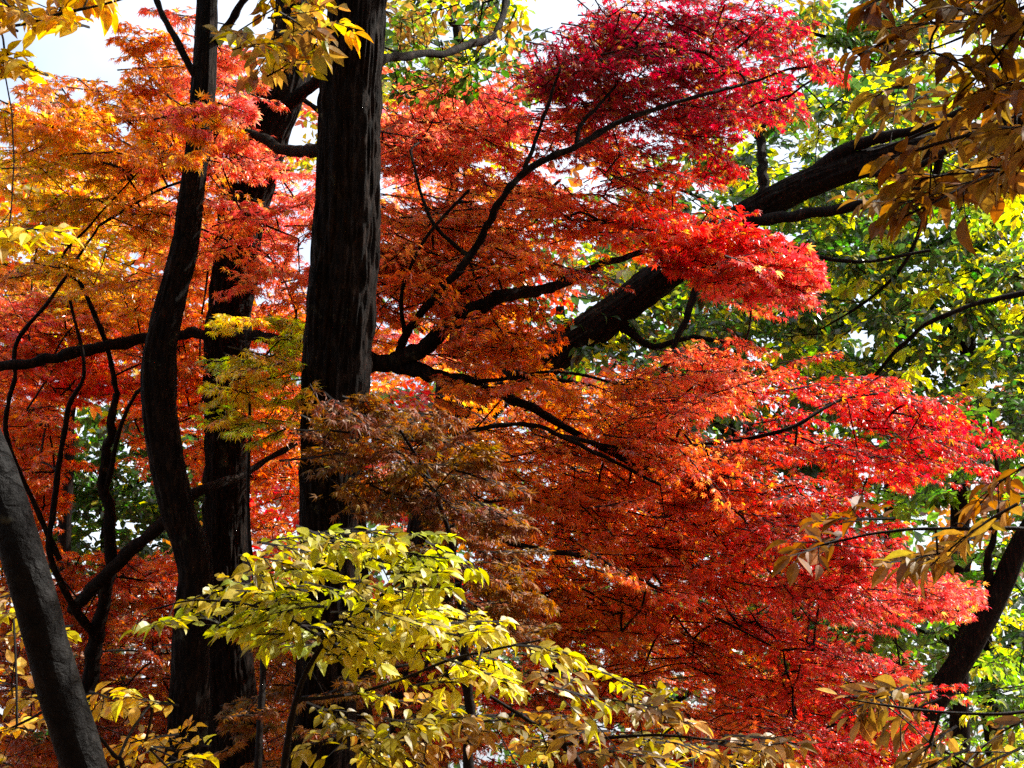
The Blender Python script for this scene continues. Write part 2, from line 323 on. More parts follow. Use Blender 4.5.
class Crown:
    """Grows twigs from the limbs to every spray and sets leaves on them."""
    def __init__(s, limbs):
        s.limbs = [l for l in limbs]; s.sp = []
    def add(s, pts, kind='maple', L=(0.30, 0.5), leaf=(0.06, 0.08), az=(0, 60), droop=(-25, 12), roll=12, anc=None, cols=None, var=0.22, tpl=None, twig=1.0, face=0.0, keep=1.0, valvar=0.25, fleck=0.0, tilt=0.42):
        s.sp.append((pts, dict(kind=kind, L=L, leaf=leaf, az=az, droop=droop, roll=roll, anc=anc, cols=cols, var=var, tpl=tpl, twig=twig, face=face, keep=keep, valvar=valvar, fleck=fleck, tilt=tilt)))
    def grow(s, parent, leafmat, rmin=0.0015, rmax=0.0065, twigmat=None, name='crown'):
        buf = Buf(); allp = np.concatenate([P(p[:, 0], p[:, 1], p[:, 2]) for p, _ in s.sp])
        # --- skeleton
        nodes = np.concatenate([l for l in s.limbs]); nl = len(nodes)
        cap = nl + len(allp)*4 + 8; N = np.zeros((cap, 3)); N[:nl] = nodes; par = np.full(cap, -1); cnt = np.zeros(cap); k = nl
        d0 = np.sqrt(((allp[:, None]-nodes[None])**2).sum(-1)).min(1); order = np.argsort(d0)
        conn = []
        for i in order:
            p = allp[i]; D = ((N[:k]-p)**2).sum(1); j = int(np.argmin(D + np.where(D < 0.004, 1, 0)))
            a = N[j]; dist = math.sqrt(D[j]); m = (a+p)/2 + rng.normal(0, 0.06*dist, 3) + [0, 0, 0.06*dist]
            ids = [j]
            for t in (0.3, 0.6, 0.85, 1.0):
                N[k] = (1-t)**2*a + 2*t*(1-t)*m + t*t*p; par[k] = ids[-1]; ids.append(k); k += 1
            conn.append(ids); q = ids[-1]
            while q >= 0: cnt[q] += 1; q = par[q]
        ids = np.array(conn); Rm = np.clip(rmin*np.sqrt(np.maximum(cnt[ids], 1))*0.95, rmin, rmax); Rm[:, 0] = Rm[:, 1]
        multi_tube(buf, N[ids], Rm, 5, 1)
        # --- sprays
        for pts, o in s.sp:
            n = len(pts); base = P(pts[:, 0], pts[:, 1], pts[:, 2])
            az = np.radians(rng.normal(o['az'][0], o['az'][1], n)); el = np.radians(rng.uniform(o['droop'][0], o['droop'][1], n))
            fw = np.stack([np.cos(az)*np.cos(el), np.sin(az)*np.cos(el), np.sin(el)], 1)
            up = unit(np.array([0, -o['face'], 1.0]) + rng.normal(0, math.tan(rad(o['roll'])), (n, 3)))
            sd = unit(np.cross(up, fw)); up = np.cross(fw, sd); L = rng.uniform(*o['L'], n)
            if o['cols'] is not None:
                pal = np.array([np.mean([KEY[c] for c in w], 0) for w in o['cols']]); sc = pal[rng.integers(0, len(pal), n)]
            else:
                sc = colour_at(pts[:, 0]+rng.normal(0, 22, n), pts[:, 1]+rng.normal(0, 16, n), o['anc'] or ANC)
            sc = sc*np.exp(rng.normal(0, o['valvar']*0.6, (n, 1)))
            tp = rng.integers(0, 10, n)
            base = base - fw*L[:, None]*0.5
            for q in range(10):
                m = np.where(tp == q)[0]
                if len(m) == 0: continue
                tw, tr, lp, lf = SPRAYS[o['kind']][q]
                Rt = np.stack([fw[m], sd[m], up[m]], 1)              # rows: local axes
                W = base[m][:, None, None] + L[m][:, None, None, None]*np.einsum('tks,nsd->ntkd', tw, Rt)
                Rr = np.broadcast_to(tr[None], W.shape[:3])*(o['twig']*0.5)*np.ones((len(m), 1, 1))
                multi_tube(buf, W.reshape(-1, 5, 3), np.maximum(Rr.reshape(-1, 5), 0.0011), 3, 1)
                lw = base[m][:, None] + L[m][:, None, None]*np.einsum('ls,nsd->nld', lp, Rt)
                lfw = np.einsum('ls,nsd->nld', lf, Rt); shp = lw.shape[:2]; NN = shp[0]*shp[1]
                lw = lw.reshape(-1, 3); lfw = lfw.reshape(-1, 3) + rng.normal(0, 0.22, (NN, 3))
                nr = np.repeat(up[m], shp[1], 0) + rng.normal(0, o['tilt'], (NN, 3))
                c = np.repeat(sc[m], shp[1], 0)
                c = c*np.exp(rng.normal(0, o['valvar'], (NN, 1)))
                sh = rng.normal(0, o['var'], NN)                      # hue drift: greener/yellower or redder
                c[:, 1] *= np.exp(sh*1.1); c[:, 0] *= np.exp(-np.abs(sh)*0.15)
                if o['kind'] == 'maple': c[:, 1] = np.where(rng.random(NN) < 0.14, c[:, 0]*0.42, c[:, 1])
                if o['fleck'] > 0: c = np.where(rng.random((NN, 1)) < o['fleck'], np.array(KEY['L'])*rng.uniform(.7, 1.2, (NN, 1)), c)  # random leaves coloured bright as painted glints
                c = np.clip(c, 0.004, 0.9)
                sz = rng.uniform(o['leaf'][0], o['leaf'][1], NN)*rng.choice([1, 1, 1, .8, .65], NN)
                ok = rng.random(NN) < o['keep']
                put_leaves(buf, lw[ok], lfw[ok], nr[ok], sz[ok], c[ok], o['tpl'] or (T_MAPLE if o['kind'] == 'maple' else T_OV))
        return buf.build(name, [leafmat, twigmat or M_TWIG], parent)

def wood(parent, name, pts, seg=20, k=10, ridge=0.0, seed=1, mat=None, ground=False, nr=11):
    """pts: (px, py, depth, width in px); ground=True carries the lower end (last point) down to the soil."""
    a = np.array(pts, float); p = P(a[:, 0], a[:, 1], a[:, 2]); r = a[:, 3]*a[:, 2]/F/2
    if ground:
        e = p[-1]; d = (p[-1]-p[-2]); d = d/abs(d[2]); n_ = [e + [d[0]*e[2]*t*0.5, d[1]*e[2]*t*0.5, -e[2]*t] for t in (0.5, 0.88, 1.02)]
        p = np.concatenate([p, n_]); r = np.concatenate([r, [r[-1]*1.08, r[-1]*1.25, r[-1]*1.6]])
    r = r*(0.75 if parent.name.startswith('orange_maple') and max(x[3] for x in pts) < 12.5 else 1)
    b = Buf(); c, _ = tube(b, p, r, seg, k, ridge, seed, nr=nr)
    b.build(name, [mat or M_BARK], parent, smooth=True)
    return c
M_BROWN = leaf_material('withered_leaf', 0.5, 0.025, 0.5, 1.2)  # low-gloss leaf for crowns whose brown colours carry the shade
def foot(px, py, d):
    e = P(px, py, d); return (float(e[0]), float(e[1]), 0.0)

# ------------------------------------------------------------------ ground
def ground():
    n = 120; g = np.sign(np.linspace(-1, 1, n))*np.abs(np.linspace(-1, 1, n))**2.2*600
    X, Y = np.meshgrid(g, g+10); R = np.hypot(X, Y-5)
    Z = 0.12*(vnoise(X*0.6, Y*0.6, 2)-0.5) + np.clip(R-30, 0, 400)*0.02*(vnoise(X*.02, Y*.02, 4))
    V = np.stack([X, Y, Z-0.02], -1); i = np.arange(n-1)[:, None]*n + np.arange(n-1)[None]
    b = Buf(); b.add(V, np.stack([i, i+1, i+n+1, i+n], -1).reshape(-1, 4))
    m, nn, l = mat_new('leaf_litter')
    tc = nn.new('ShaderNodeTexCoord'); v = nn.new('ShaderNodeTexVoronoi'); v.inputs['Scale'].default_value = 14; l.new(tc.outputs['Object'], v.inputs['Vector'])
    cr = nn.new('ShaderNodeValToRGB'); cr.color_ramp.elements[0].color = (.05, .03, .018, 1); cr.color_ramp.elements[1].color = (.22, .09, .03, 1)
    l.new(v.outputs['Color'], cr.inputs[0]); p = nn.new('ShaderNodeBsdfPrincipled'); p.inputs['Roughness'].default_value = .9; l.new(cr.outputs[0], p.inputs['Base Color'])
    bp = nn.new('ShaderNodeBump'); bp.inputs['Strength'].default_value = .6; l.new(v.outputs['Distance'], bp.inputs['Height']); l.new(bp.outputs[0], p.inputs['Normal'])
    o = nn.new('ShaderNodeOutputMaterial'); l.new(p.outputs[0], o.inputs[0])
    g_ = b.build('forest_floor', [m], None, smooth=True); g_['kind'] = 'structure'
ground()

# ================================================================== trunks in front
t = thing('broadleaf_tree', 'tall straight thick dark trunk, the largest trunk, left of the middle of the photo', 'tree', foot(325, 768, 6.0))
c_big = wood(t, 'trunk', [(372, -700, 6.6, 40), (366, -250, 6.2, 50), (357, 0, 6.0, 58), (350, 110, 6.0, 64), (346, 240, 6.0, 68), (336, 370, 6.0, 66), (330, 480, 6.0, 60), (328, 600, 6.0, 60), (324, 700, 6.0, 66), (322, 768, 6.0, 70)], 180, 48, 0.12, 3, ground=True, nr=38)
l1 = wood(t, 'limb', [(352, 145, 6.1, 16), (320, 148, 6.5, 14), (285, 150, 7.0, 11), (240, 130, 7.4, 8), (190, 138, 7.8, 5)], 12, 8, 0.08, 5)
l2 = wood(t, 'limb', [(370, 62, 6.05, 12), (400, 56, 6.3, 9), (440, 52, 6.6, 8), (478, 44, 6.9, 8), (500, 26, 7.2, 7), (508, -30, 7.6, 6)], 12, 8, 0.08, 6)
l3 = wood(t, 'limb', [(362, -60, 6.1, 30), (280, -200, 6.6, 22), (160, -330, 7.4, 14), (60, -420, 8.2, 8)], 12, 8, 0.08, 6)
l4 = wood(t, 'limb', [(366, -160, 6.2, 26), (460, -280, 6.6, 20), (600, -360, 7.4, 14), (720, -420, 8.2, 8)], 12, 8, 0.08, 7)
cr = Crown([c_big[:102], l2, l3, l4])
cr.add(scatter([(150, -170), (330, -120), (700, -170), (760, -420), (400, -640), (60, -420)], 150, 6.2, 9.5), 'alt', (0.3, 0.5), (0.07, 0.095), cols=['LC', 'YC', 'LM'], az=(0, 180), tpl=T_OVL)
cr.add(scatter([(395, 75), (400, 15), (440, -30), (530, -30), (530, 50), (480, 70), (430, 110)], 26, 6.8, 8.2), 'alt', (0.25, 0.4), (0.045, 0.065), cols=['DC', 'DM', 'DG', 'C'], az=(0, 180), tpl=T_OVL, keep=0.75)
cr.grow(t, M_BROAD)

t = thing('broadleaf_tree', 'middle-thick dark trunk behind the yellow green maple sprigs, left of the largest trunk', 'tree', foot(236, 768, 8.4))
c3 = wood(t, 'trunk', [(330, -520, 9.0, 24), (306, -160, 8.7, 34), (297, 0, 8.5, 40), (288, 80, 8.4, 44), (258, 150, 8.4, 54), (238, 240, 8.4, 46), (228, 340, 8.4, 46), (227, 440, 8.4, 46), (226, 540, 8.4, 46), (228, 640, 8.4, 48), (236, 768, 8.4, 54)], 150, 40, 0.13, 13, ground=True, nr=32)
wood(t, 'limb', [(262, 140, 8.4, 26), (285, 108, 8.3, 18), (312, 84, 8.2, 12), (345, 66, 8.0, 8), (380, 40, 7.8, 5)], 12, 8, 0.1, 15)
la = wood(t, 'limb', [(298, 0, 8.5, 26), (250, -90, 8.6, 18), (200, -150, 8.9, 12), (120, -220, 9.3, 6)], 12, 8, 0.1, 15)
cr = Crown([c3[:116], la])
cr.add(scatter([(60, -100), (180, -60), (420, -100), (480, -300), (300, -500), (80, -350)], 90, 8, 10.5), 'alt', (0.3, 0.5), (0.07, 0.09), cols=['YC', 'LC', 'Y'], az=(0, 180), tpl=T_OVL)
cr.grow(t, M_BROAD)

t = thing('broadleaf_tree', 'slender crooked dark trunk with a sunlit right edge, leftmost of the three standing trunks', 'tree', foot(188, 768, 7.0))
c2 = wood(t, 'trunk', [(222, -400, 7.4, 14), (212, -120, 7.2, 20), (207, 0, 7.1, 21), (203, 100, 7.0, 24), (192, 190, 7.0, 26), (184, 250, 7.0, 28), (163, 330, 7.0, 32), (158, 380, 7.0, 36), (163, 440, 7.0, 34), (178, 510, 7.0, 34), (195, 570, 7.0, 36), (190, 650, 7.0, 38), (186, 768, 7.0, 42)], 110, 34, 0.13, 23, ground=True, nr=22)
wood(t, 'limb', [(204, 90, 7.0, 9), (176, 40, 7.0, 7), (150, -10, 7.1, 6), (120, -60, 7.2, 4)], 10, 8, 0.05, 25)
lb = wood(t, 'limb', [(208, 50, 7.1, 10), (232, 20, 7.0, 8), (262, -30, 7.0, 6), (300, -90, 7.1, 4)], 10, 8, 0.05, 26)
cr = Crown([c2[:93], lb])
cr.add(scatter([(180, 5), (190, -60), (330, -60), (328, 60), (285, 95), (250, 60)], 22, 5.2, 6.9), 'alt', (0.22, 0.38), (0.07, 0.095), cols=['YC', 'C', 'C', 'YCN'], az=(0, 180), keep=.75)
cr.grow(t, M_BROAD)

t = thing('slanting_tree', 'smooth grey trunk slanting out of the bottom left corner, nearest of all', 'tree', foot(140, 1100, 3.2))
wood(t, 'trunk', [(-330, -300, 3.6, 26), (-190, 60, 3.4, 32), (-70, 320, 3.3, 38), (-6, 470, 3.25, 44), (24, 560, 3.2, 44), (54, 670, 3.2, 45), (84, 768, 3.2, 46), (120, 900, 3.2, 54)], 64, 24, 0.07, 33, M_SMOOTH, ground=True, nr=5)
c4 = wood(t, 'limb', [(-190, 60, 3.4, 18), (-150, -60, 3.6, 14), (-90, -130, 3.9, 9), (0, -180, 4.2, 5)], 10, 8, 0.02, 34, M_SMOOTH)
cr = Crown([c4])
cr.add(scatter([(-200, -60), (-20, -60), (60, -160), (0, -300), (-250, -300)], 24, 3.4, 4.6), 'alt', (0.2, 0.3), (0.06, 0.08), cols=['Y', 'YC'], az=(0, 180))
cr.grow(t, M_BROAD)

# ================================================================== the red maple
t = thing('red_maple', 'large red and orange maple filling the middle and right of the photo', 'maple', foot(352, 768, 7.3))
mt = wood(t, 'trunk', [(350, 330, 7.2, 22), (352, 372, 7.2, 32), (346, 450, 7.2, 36), (350, 600, 7.2, 40), (352, 768, 7.3, 46)], 24, 10, 0.06, 41, ground=True)
L = []
L.append(wood(t, 'limb', [(352, 362, 7.2, 22), (400, 366, 7.1, 17), (440, 376, 7.0, 14), (500, 393, 7.0, 11), (570, 430, 7.1, 7), (640, 470, 7.3, 5)], 14, 10, 0.06, 42))
L.append(wood(t, 'limb', [(392, 362, 7.1, 15), (425, 345, 7.0, 17), (460, 318, 7.0, 16), (505, 296, 7.0, 14), (550, 288, 7.1, 11), (600, 266, 7.3, 8), (660, 250, 7.6, 5), (730, 262, 7.9, 4)], 14, 10, 0.06, 43))
L.append(wood(t, 'limb', [(395, 360, 7.1, 10), (412, 325, 7.0, 9), (440, 290, 6.9, 8.5), (478, 245, 6.9, 8), (500, 200, 6.8, 7.5), (530, 168, 6.8, 7.5), (570, 148, 6.8, 7), (620, 122, 6.9, 6), (690, 98, 7.0, 4), (760, 80, 7.2, 3)], 12, 10, 0.05, 44))
L.append(wood(t, 'branch', [(524, 172, 6.8, 5), (536, 140, 6.85, 4), (548, 105, 6.9, 3.5), (560, 70, 7.0, 2.5)], 8, 6, 0, 45))
L.append(wood(t, 'branch', [(576, 145, 6.8, 4.5), (583, 122, 6.85, 4), (600, 104, 6.9, 3.5), (620, 80, 7.0, 2.5), (640, 40, 7.1, 2)], 8, 6, 0, 46))
L.append(wood(t, 'branch', [(470, 256, 6.9, 5), (440, 232, 6.9, 4), (425, 205, 7.0, 3.5), (410, 150, 7.2, 2.5)], 8, 6, 0, 47))
L.append(wood(t, 'branch', [(405, 335, 7.0, 5), (402, 290, 6.9, 4), (428, 235, 6.9, 3.5), (470, 190, 6.9, 3)], 8, 6, 0, 48))
L.append(wood(t, 'branch', [(455, 383, 7.0, 6), (500, 380, 6.9, 4), (560, 372, 6.9, 3.5), (620, 385, 7.0, 2.5)], 8, 6, 0, 48))
L.append(wood(t, 'limb', [(440, 440, 6.9, 7), (475, 430, 6.7, 5), (525, 424, 6.7, 5), (560, 436, 6.7, 4.5), (605, 457, 6.8, 4), (660, 485, 7.0, 3)], 8, 8, 0, 49))
L.append(wood(t, 'limb', [(700, 445, 7.2, 3), (740, 440, 7.1, 4), (790, 428, 7.0, 4), (840, 400, 7.1, 3), (900, 392, 7.3, 2)], 8, 8, 0, 50))
L.append(wood(t, 'limb', [(500, 540, 7.0, 6), (540, 550, 6.8, 5.5), (590, 558, 6.8, 5), (640, 580, 6.9, 4), (700, 610, 7.1, 3), (780, 650, 7.3, 2)], 8, 8, 0, 51))
L.append(wood(t, 'limb', [(352, 480, 7.2, 14), (420, 500, 7.0, 9), (500, 540, 7.0, 7)], 10, 8, 0, 52))
L.append(wood(t, 'limb', [(352, 420, 7.2, 14), (400, 436, 7.0, 9), (442, 440, 6.9, 7)], 10, 8, 0, 53))
L.append(wood(t, 'limb', [(560, 436, 6.7, 5), (640, 450, 7.0, 4), (700, 445, 7.2, 3.2)], 8, 8, 0, 54))
ll = wood(t, 'limb', [(350, 358, 7.2, 18), (320, 350, 7.3, 15), (280, 340, 7.5, 12), (235, 334, 7.8, 11), (190, 334, 8.0, 11), (130, 342, 8.0, 12), (80, 352, 7.9, 12), (30, 362, 7.8, 11), (-40, 368, 7.8, 9)], 12, 10, 0.06, 55)
cr = Crown(L)
LIMB = [(575, 332, 26), (605, 312, 28), (635, 300, 26), (660, 290, 20), (640, 340, 34), (680, 325, 30)]
UP = [(355, 130), (440, 95), (500, 85), (545, 40), (600, 10), (700, -10), (760, 20), (820, 75), (800, 110), (745, 125), (700, 150), (650, 170), (655, 215), (740, 225), (820, 258), (825, 305), (770, 305), (690, 285), (620, 272), (560, 300), (520, 355), (470, 372), (400, 352), (355, 340), (355, 240)]
LOW = [(395, 400), (440, 380), (520, 390), (590, 375), (680, 350), (720, 345), (740, 385), (850, 372), (980, 425), (950, 470), (880, 480), (900, 520), (970, 600), (900, 640), (920, 690), (935, 735), (850, 768), (620, 800), (520, 640), (470, 560), (430, 500)]
kw = dict(az=(-12, 55), droop=(-32, 8), roll=16, face=0.30)
cr.add(shelves(UP, 545, 7.1, 8.7, [(650, 160, 18), (405, 322, 8)] + LIMB), leaf=(.05, .07), **kw)
cr.add(scatter([(545, 45), (610, 10), (700, -10), (770, 20), (825, 70), (800, 110), (740, 120), (660, 140), (560, 130)], 75, 7.2, 8.6), leaf=(.05, .07), **kw)
cr.add(scatter([(600, 140), (700, 130), (730, 150), (690, 190), (740, 225), (620, 215)], 24, 7.3, 8.6), leaf=(.05, .07), **kw)
cr.add(scatter([(355, 230), (400, 230), (400, 350), (355, 350)], 14, 7.4, 8.6), leaf=(.05, .07), **kw)
cr.add(scatter([(850, 385), (960, 420), (985, 432), (940, 468), (860, 470)], 22, 7.0, 7.8), leaf=(.045, .066), **kw)
cr.add(scatter([(860, 530), (960, 585), (955, 610), (880, 640), (820, 600)], 24, 7.0, 8.2), leaf=(.045, .066), **kw)
cr.add(scatter([(800, 650), (915, 690), (920, 735), (850, 760), (780, 740)], 24, 7.2, 8.4), leaf=(.045, .066), **kw)
cr.add(scatter([(440, 372), (480, 352), (530, 362), (560, 385), (500, 410), (430, 400)], 16, 6.6, 7.2), L=(.2, .32), leaf=(.05, .066), **kw)
cr.add(scatter([(600, 205), (740, 230), (815, 262), (805, 298), (770, 300), (700, 280), (660, 262)], 80, 6.9, 7.8), L=(0.22, 0.36), **kw)
cr.add(shelves(LOW, 1150, 6.9, 9.2, LIMB + [(770, 360, 25), (800, 470, 10), (890, 640, 30)]), leaf=(.045, .066), **kw)
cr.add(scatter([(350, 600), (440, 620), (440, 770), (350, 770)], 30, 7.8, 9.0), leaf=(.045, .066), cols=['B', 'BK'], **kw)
cr.add(scatter([(400, 610), (700, 640), (900, 690), (880, 790), (400, 790)], 190, 7.8, 9.6), leaf=(.045, .066), cols=['B', 'BO', 'BR', 'R', 'O'], **kw)  # rust sprays with their shade put into the leaf colours
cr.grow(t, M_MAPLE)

# ================================================================== orange maple on the left
t = thing('orange_maple', 'orange and amber maple with thin twisting stems at the left edge of the photo', 'maple', foot(70, 768, 8.3))
m1 = wood(t, 'trunk', [(118, 392, 8.1, 7), (110, 430, 8.1, 9), (104, 480, 8.2, 11), (112, 545, 8.2, 12), (100, 620, 8.3, 15), (84, 700, 8.3, 18), (70, 768, 8.3, 22)], 14, 10, 0.09, 61, ground=True)
L = [m1]
L.append(wood(t, 'limb', [(118, 395, 8.1, 8), (108, 350, 8.0, 7), (96, 318, 7.9, 7), (80, 285, 7.8, 5), (60, 262, 7.8, 4), (90, 225, 7.9, 3), (140, 170, 8.0, 2)], 10, 8, 0, 62))
L.append(wood(t, 'limb', [(104, 500, 8.2, 8), (120, 430, 8.0, 6), (135, 395, 7.9, 5), (150, 380, 7.8, 4)], 10, 8, 0, 63))
L.append(wood(t, 'limb', [(96, 640, 8.3, 12), (52, 560, 8.0, 9), (58, 480, 8.0, 8), (68, 410, 7.9, 7), (84, 370, 7.8, 5), (70, 300, 7.8, 4)], 10, 8, 0, 64))
L.append(wood(t, 'limb', [(60, 560, 8.0, 8), (8, 440, 7.9, 7), (14, 380, 7.8, 6), (18, 340, 7.8, 6), (50, 300, 7.7, 5), (75, 262, 7.7, 4), (100, 225, 7.8, 3)], 10, 8, 0, 65))
L.append(wood(t, 'limb', [(72, 610, 8.4, 12), (110, 570, 8.2, 13), (155, 530, 8.0, 13), (200, 490, 7.9, 10), (250, 470, 8.2, 7), (300, 440, 8.4, 5)], 12, 8, 0.05, 66))
L.append(wood(t, 'limb', [(100, 225, 7.8, 4), (160, 190, 7.9, 4), (230, 170, 8.0, 4), (290, 170, 8.2, 3)], 8, 8, 0, 67))
cr = Crown(L)
kw = dict(az=(-60, 70), droop=(-30, 10), roll=16, face=0.3)
cr.add(shelves([(0, 120), (60, 95), (130, 75), (180, 100), (250, 150), (325, 150), (325, 300), (180, 300), (60, 290), (-30, 300), (-30, 130)], 330, 7.2, 9.8), **kw)
cr.add(scatter([(120, 30), (190, 10), (230, 60), (270, 90), (200, 110), (150, 90)], 22, 7.6, 9), **kw)
cr.add(shelves([(-30, 280), (325, 280), (325, 540), (250, 540), (150, 400), (60, 400), (40, 560), (-30, 560)], 600, 8.4, 10.8, [(95, 440, 30)]), **kw)
cr.add(scatter([(-30, 540), (60, 550), (200, 560), (300, 560), (300, 800), (-30, 800)], 330, 8.6, 10.8), **kw)
cr.add(scatter([(-30, 110), (60, 75), (150, 60), (230, 90), (200, 170), (-30, 180)], 60, 7.3, 9.2), **kw)
cr.add(scatter([(165, 95), (250, 105), (262, 160), (215, 190), (170, 165)], 9, 6.3, 6.8), L=(.18, .28), cols=['OP', 'OA', 'P'], **kw)
cr.add(scatter([(-30, 380), (40, 390), (50, 560), (-30, 560)], 50, 8.4, 10.4), **kw)
cr.add(scatter([(120, 380), (330, 380), (330, 480), (130, 470)], 50, 8.8, 10.8), **kw)
cr.add(scatter([(-30, 600), (340, 600), (340, 790), (-30, 790)], 130, 9, 11), cols=['B', 'BK', 'BO', 'BA'], **kw)  # shadow mass made by dark leaf colours
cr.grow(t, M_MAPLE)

t = thing('orange_maple', 'coral and orange maple glowing behind the red maple, right of the largest trunk', 'maple', foot(430, 768, 11.6))
m1 = wood(t, 'trunk', [(470, 120, 11.6, 6), (462, 250, 11.6, 10), (450, 400, 11.6, 16), (440, 560, 11.6, 20), (430, 768, 11.6, 26)], 14, 10, 0.05, 61, ground=True)
m2 = wood(t, 'limb', [(456, 330, 11.6, 10), (500, 240, 11.4, 7), (560, 180, 11.3, 4)], 10, 8, 0, 62)
m3 = wood(t, 'limb', [(450, 420, 11.6, 12), (540, 380, 11.4, 8), (640, 400, 11.3, 5)], 10, 8, 0, 63)
cr = Crown([m1, m2, m3])
cr.add(shelves([(345, 130), (430, 90), (520, 90), (560, 200), (560, 300), (500, 380), (345, 380)], 130, 11.3, 12.8), L=(.4, .6), leaf=(.075, .10), cols=['OP', 'OA', 'P', 'O', 'A'], az=(-30, 80), face=.3)
cr.add(shelves([(380, 400), (600, 400), (760, 440), (860, 560), (860, 740), (500, 760), (400, 560)], 200, 11.6, 13.2), L=(.4, .6), leaf=(.075, .10), cols=['OP', 'R', 'RO', 'OA'], az=(-30, 80), face=.3)
cr.grow(t, M_MAPLE)

# ---- small maples in front
t = thing('maple_sapling', 'yellow green maple sprigs in front of the middle-thick trunk', 'maple', foot(250, 768, 5.6))
s1 = wood(t, 'trunk', [(246, 330, 6.2, 2), (250, 420, 6.1, 3), (248, 520, 6.0, 4), (262, 640, 5.8, 6), (258, 768, 5.6, 8)], 8, 8, 0, 71, M_TWIG, ground=True)
cr = Crown([s1])
cr.add(scatter([(215, 320), (300, 315), (310, 370), (300, 440), (240, 450), (205, 420), (225, 370)], 34, 5.8, 6.7), L=(0.2, 0.3), leaf=(0.05, 0.065), cols=['YL', 'Y', 'L', 'YA'], az=(-30, 90), face=.3)
cr.grow(t, M_MAPLE)
t = thing('shaded_maple', 'rusty brown shaded maple foliage sweeping in front of the largest trunk', 'maple', foot(470, 768, 5.4))
s1 = wood(t, 'trunk', [(400, 430, 5.4, 3), (430, 480, 5.4, 4), (455, 560, 5.4, 6), (465, 660, 5.4, 9), (470, 768, 5.4, 12)], 10, 8, 0, 72, M_TWIG, ground=True)
s2 = wood(t, 'limb', [(430, 480, 5.4, 4), (380, 440, 5.3, 3), (330, 430, 5.3, 2)], 8, 8, 0, 72, M_TWIG)
cr = Crown([s1, s2])
cr.add(scatter([(300, 405), (370, 390), (440, 415), (500, 470), (520, 560), (540, 640), (470, 640), (420, 560), (360, 500), (310, 450)], 95, 5.1, 5.9), L=(0.2, 0.32), leaf=(0.05, 0.065), cols=['NB', 'B', 'BN', 'N', 'NBK'], az=(-40, 60), droop=(-35, 5), face=.3)  # shade is put into these brown leaf colours
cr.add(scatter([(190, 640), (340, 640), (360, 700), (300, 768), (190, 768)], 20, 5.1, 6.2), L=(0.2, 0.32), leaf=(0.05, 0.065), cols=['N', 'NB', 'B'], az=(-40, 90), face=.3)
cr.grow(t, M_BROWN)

# ================================================================== trees behind
t = thing('leaning_tree', 'thick furrowed limb leaning up to the right behind the red maple, under green foliage', 'tree', foot(420, 768, 11.2))
a1 = wood(t, 'trunk', [(1080, 96, 10.2, 16), (1024, 118, 10.2, 20), (940, 142, 10.3, 24), (850, 168, 10.4, 30), (790, 192, 10.5, 30), (740, 220, 10.6, 32), (680, 262, 10.7, 34), (610, 316, 10.9, 36), (540, 362, 11, 40), (480, 400, 11, 48), (440, 500, 11.1, 54), (425, 620, 11.2, 56), (420, 768, 11.2, 60)], 110, 30, 0.13, 81, ground=True, nr=26)
a2 = wood(t, 'limb', [(735, 222, 10.5, 12), (790, 216, 10.2, 12), (850, 207, 10.0, 11), (905, 196, 9.8, 8), (960, 170, 9.6, 6), (1040, 140, 9.5, 4)], 12, 8, 0.08, 82)
a3 = wood(t, 'limb', [(790, 190, 10.5, 16), (830, 160, 10.4, 15), (870, 140, 10.3, 12), (920, 130, 10.1, 9), (1000, 90, 9.9, 6)], 12, 8, 0.08, 83)
a4 = wood(t, 'limb', [(764, 205, 10.5, 13), (762, 170, 10.6, 11), (760, 145, 10.7, 9), (766, 120, 10.8, 5), (800, 60, 11, 1)], 12, 8, 0.08, 84)
a5 = wood(t, 'limb', [(660, 275, 10.7, 10), (700, 262, 10.4, 9), (760, 242, 10.3, 6), (850, 262, 10.3, 4), (930, 250, 10.3, 3)], 12, 8, 0.08, 85)
ex = [wood(t, 'limb', q, 8, 8, 0, 400+i) for i, q in enumerate([
    [(940, 142, 10.3, 12), (930, 200, 10.5, 5), (905, 262, 10.6, 4), (868, 300, 10.8, 3), (820, 330, 11, 1.5)],
    [(1060, 290, 10.6, 7), (1000, 298, 10.6, 6), (940, 318, 10.6, 5), (895, 352, 10.8, 4), (850, 410, 11, 3)],
    [(610, 316, 10.9, 12), (650, 345, 10.8, 7), (700, 338, 10.6, 5), (760, 350, 10.6, 4)],
    [(700, 250, 10.6, 12), (692, 300, 10.5, 8), (672, 350, 10.5, 6), (650, 400, 10.6, 5)],
    [(850, 168, 10.4, 12), (900, 176, 10.0, 8), (950, 150, 9.8, 6), (1000, 150, 9.6, 4)]])]
cr = Crown([a1[:170], a2, a3, a4, a5] + ex)
cr.add(scatter([(560, 290), (700, 180), (680, 120), (780, 90), (830, 70), (1060, 100), (1060, 420), (560, 380)], 330, 10.8, 13.2, [(800, 50, 40)]), 'alt', (0.35, 0.6), (0.085, 0.12), fleck=0.2, cols=['GM', 'L', 'L', 'GD', 'D', 'D', 'D'], az=(0, 180), tpl=T_OVL, face=.2)
cr.grow(t, M_GREEN)

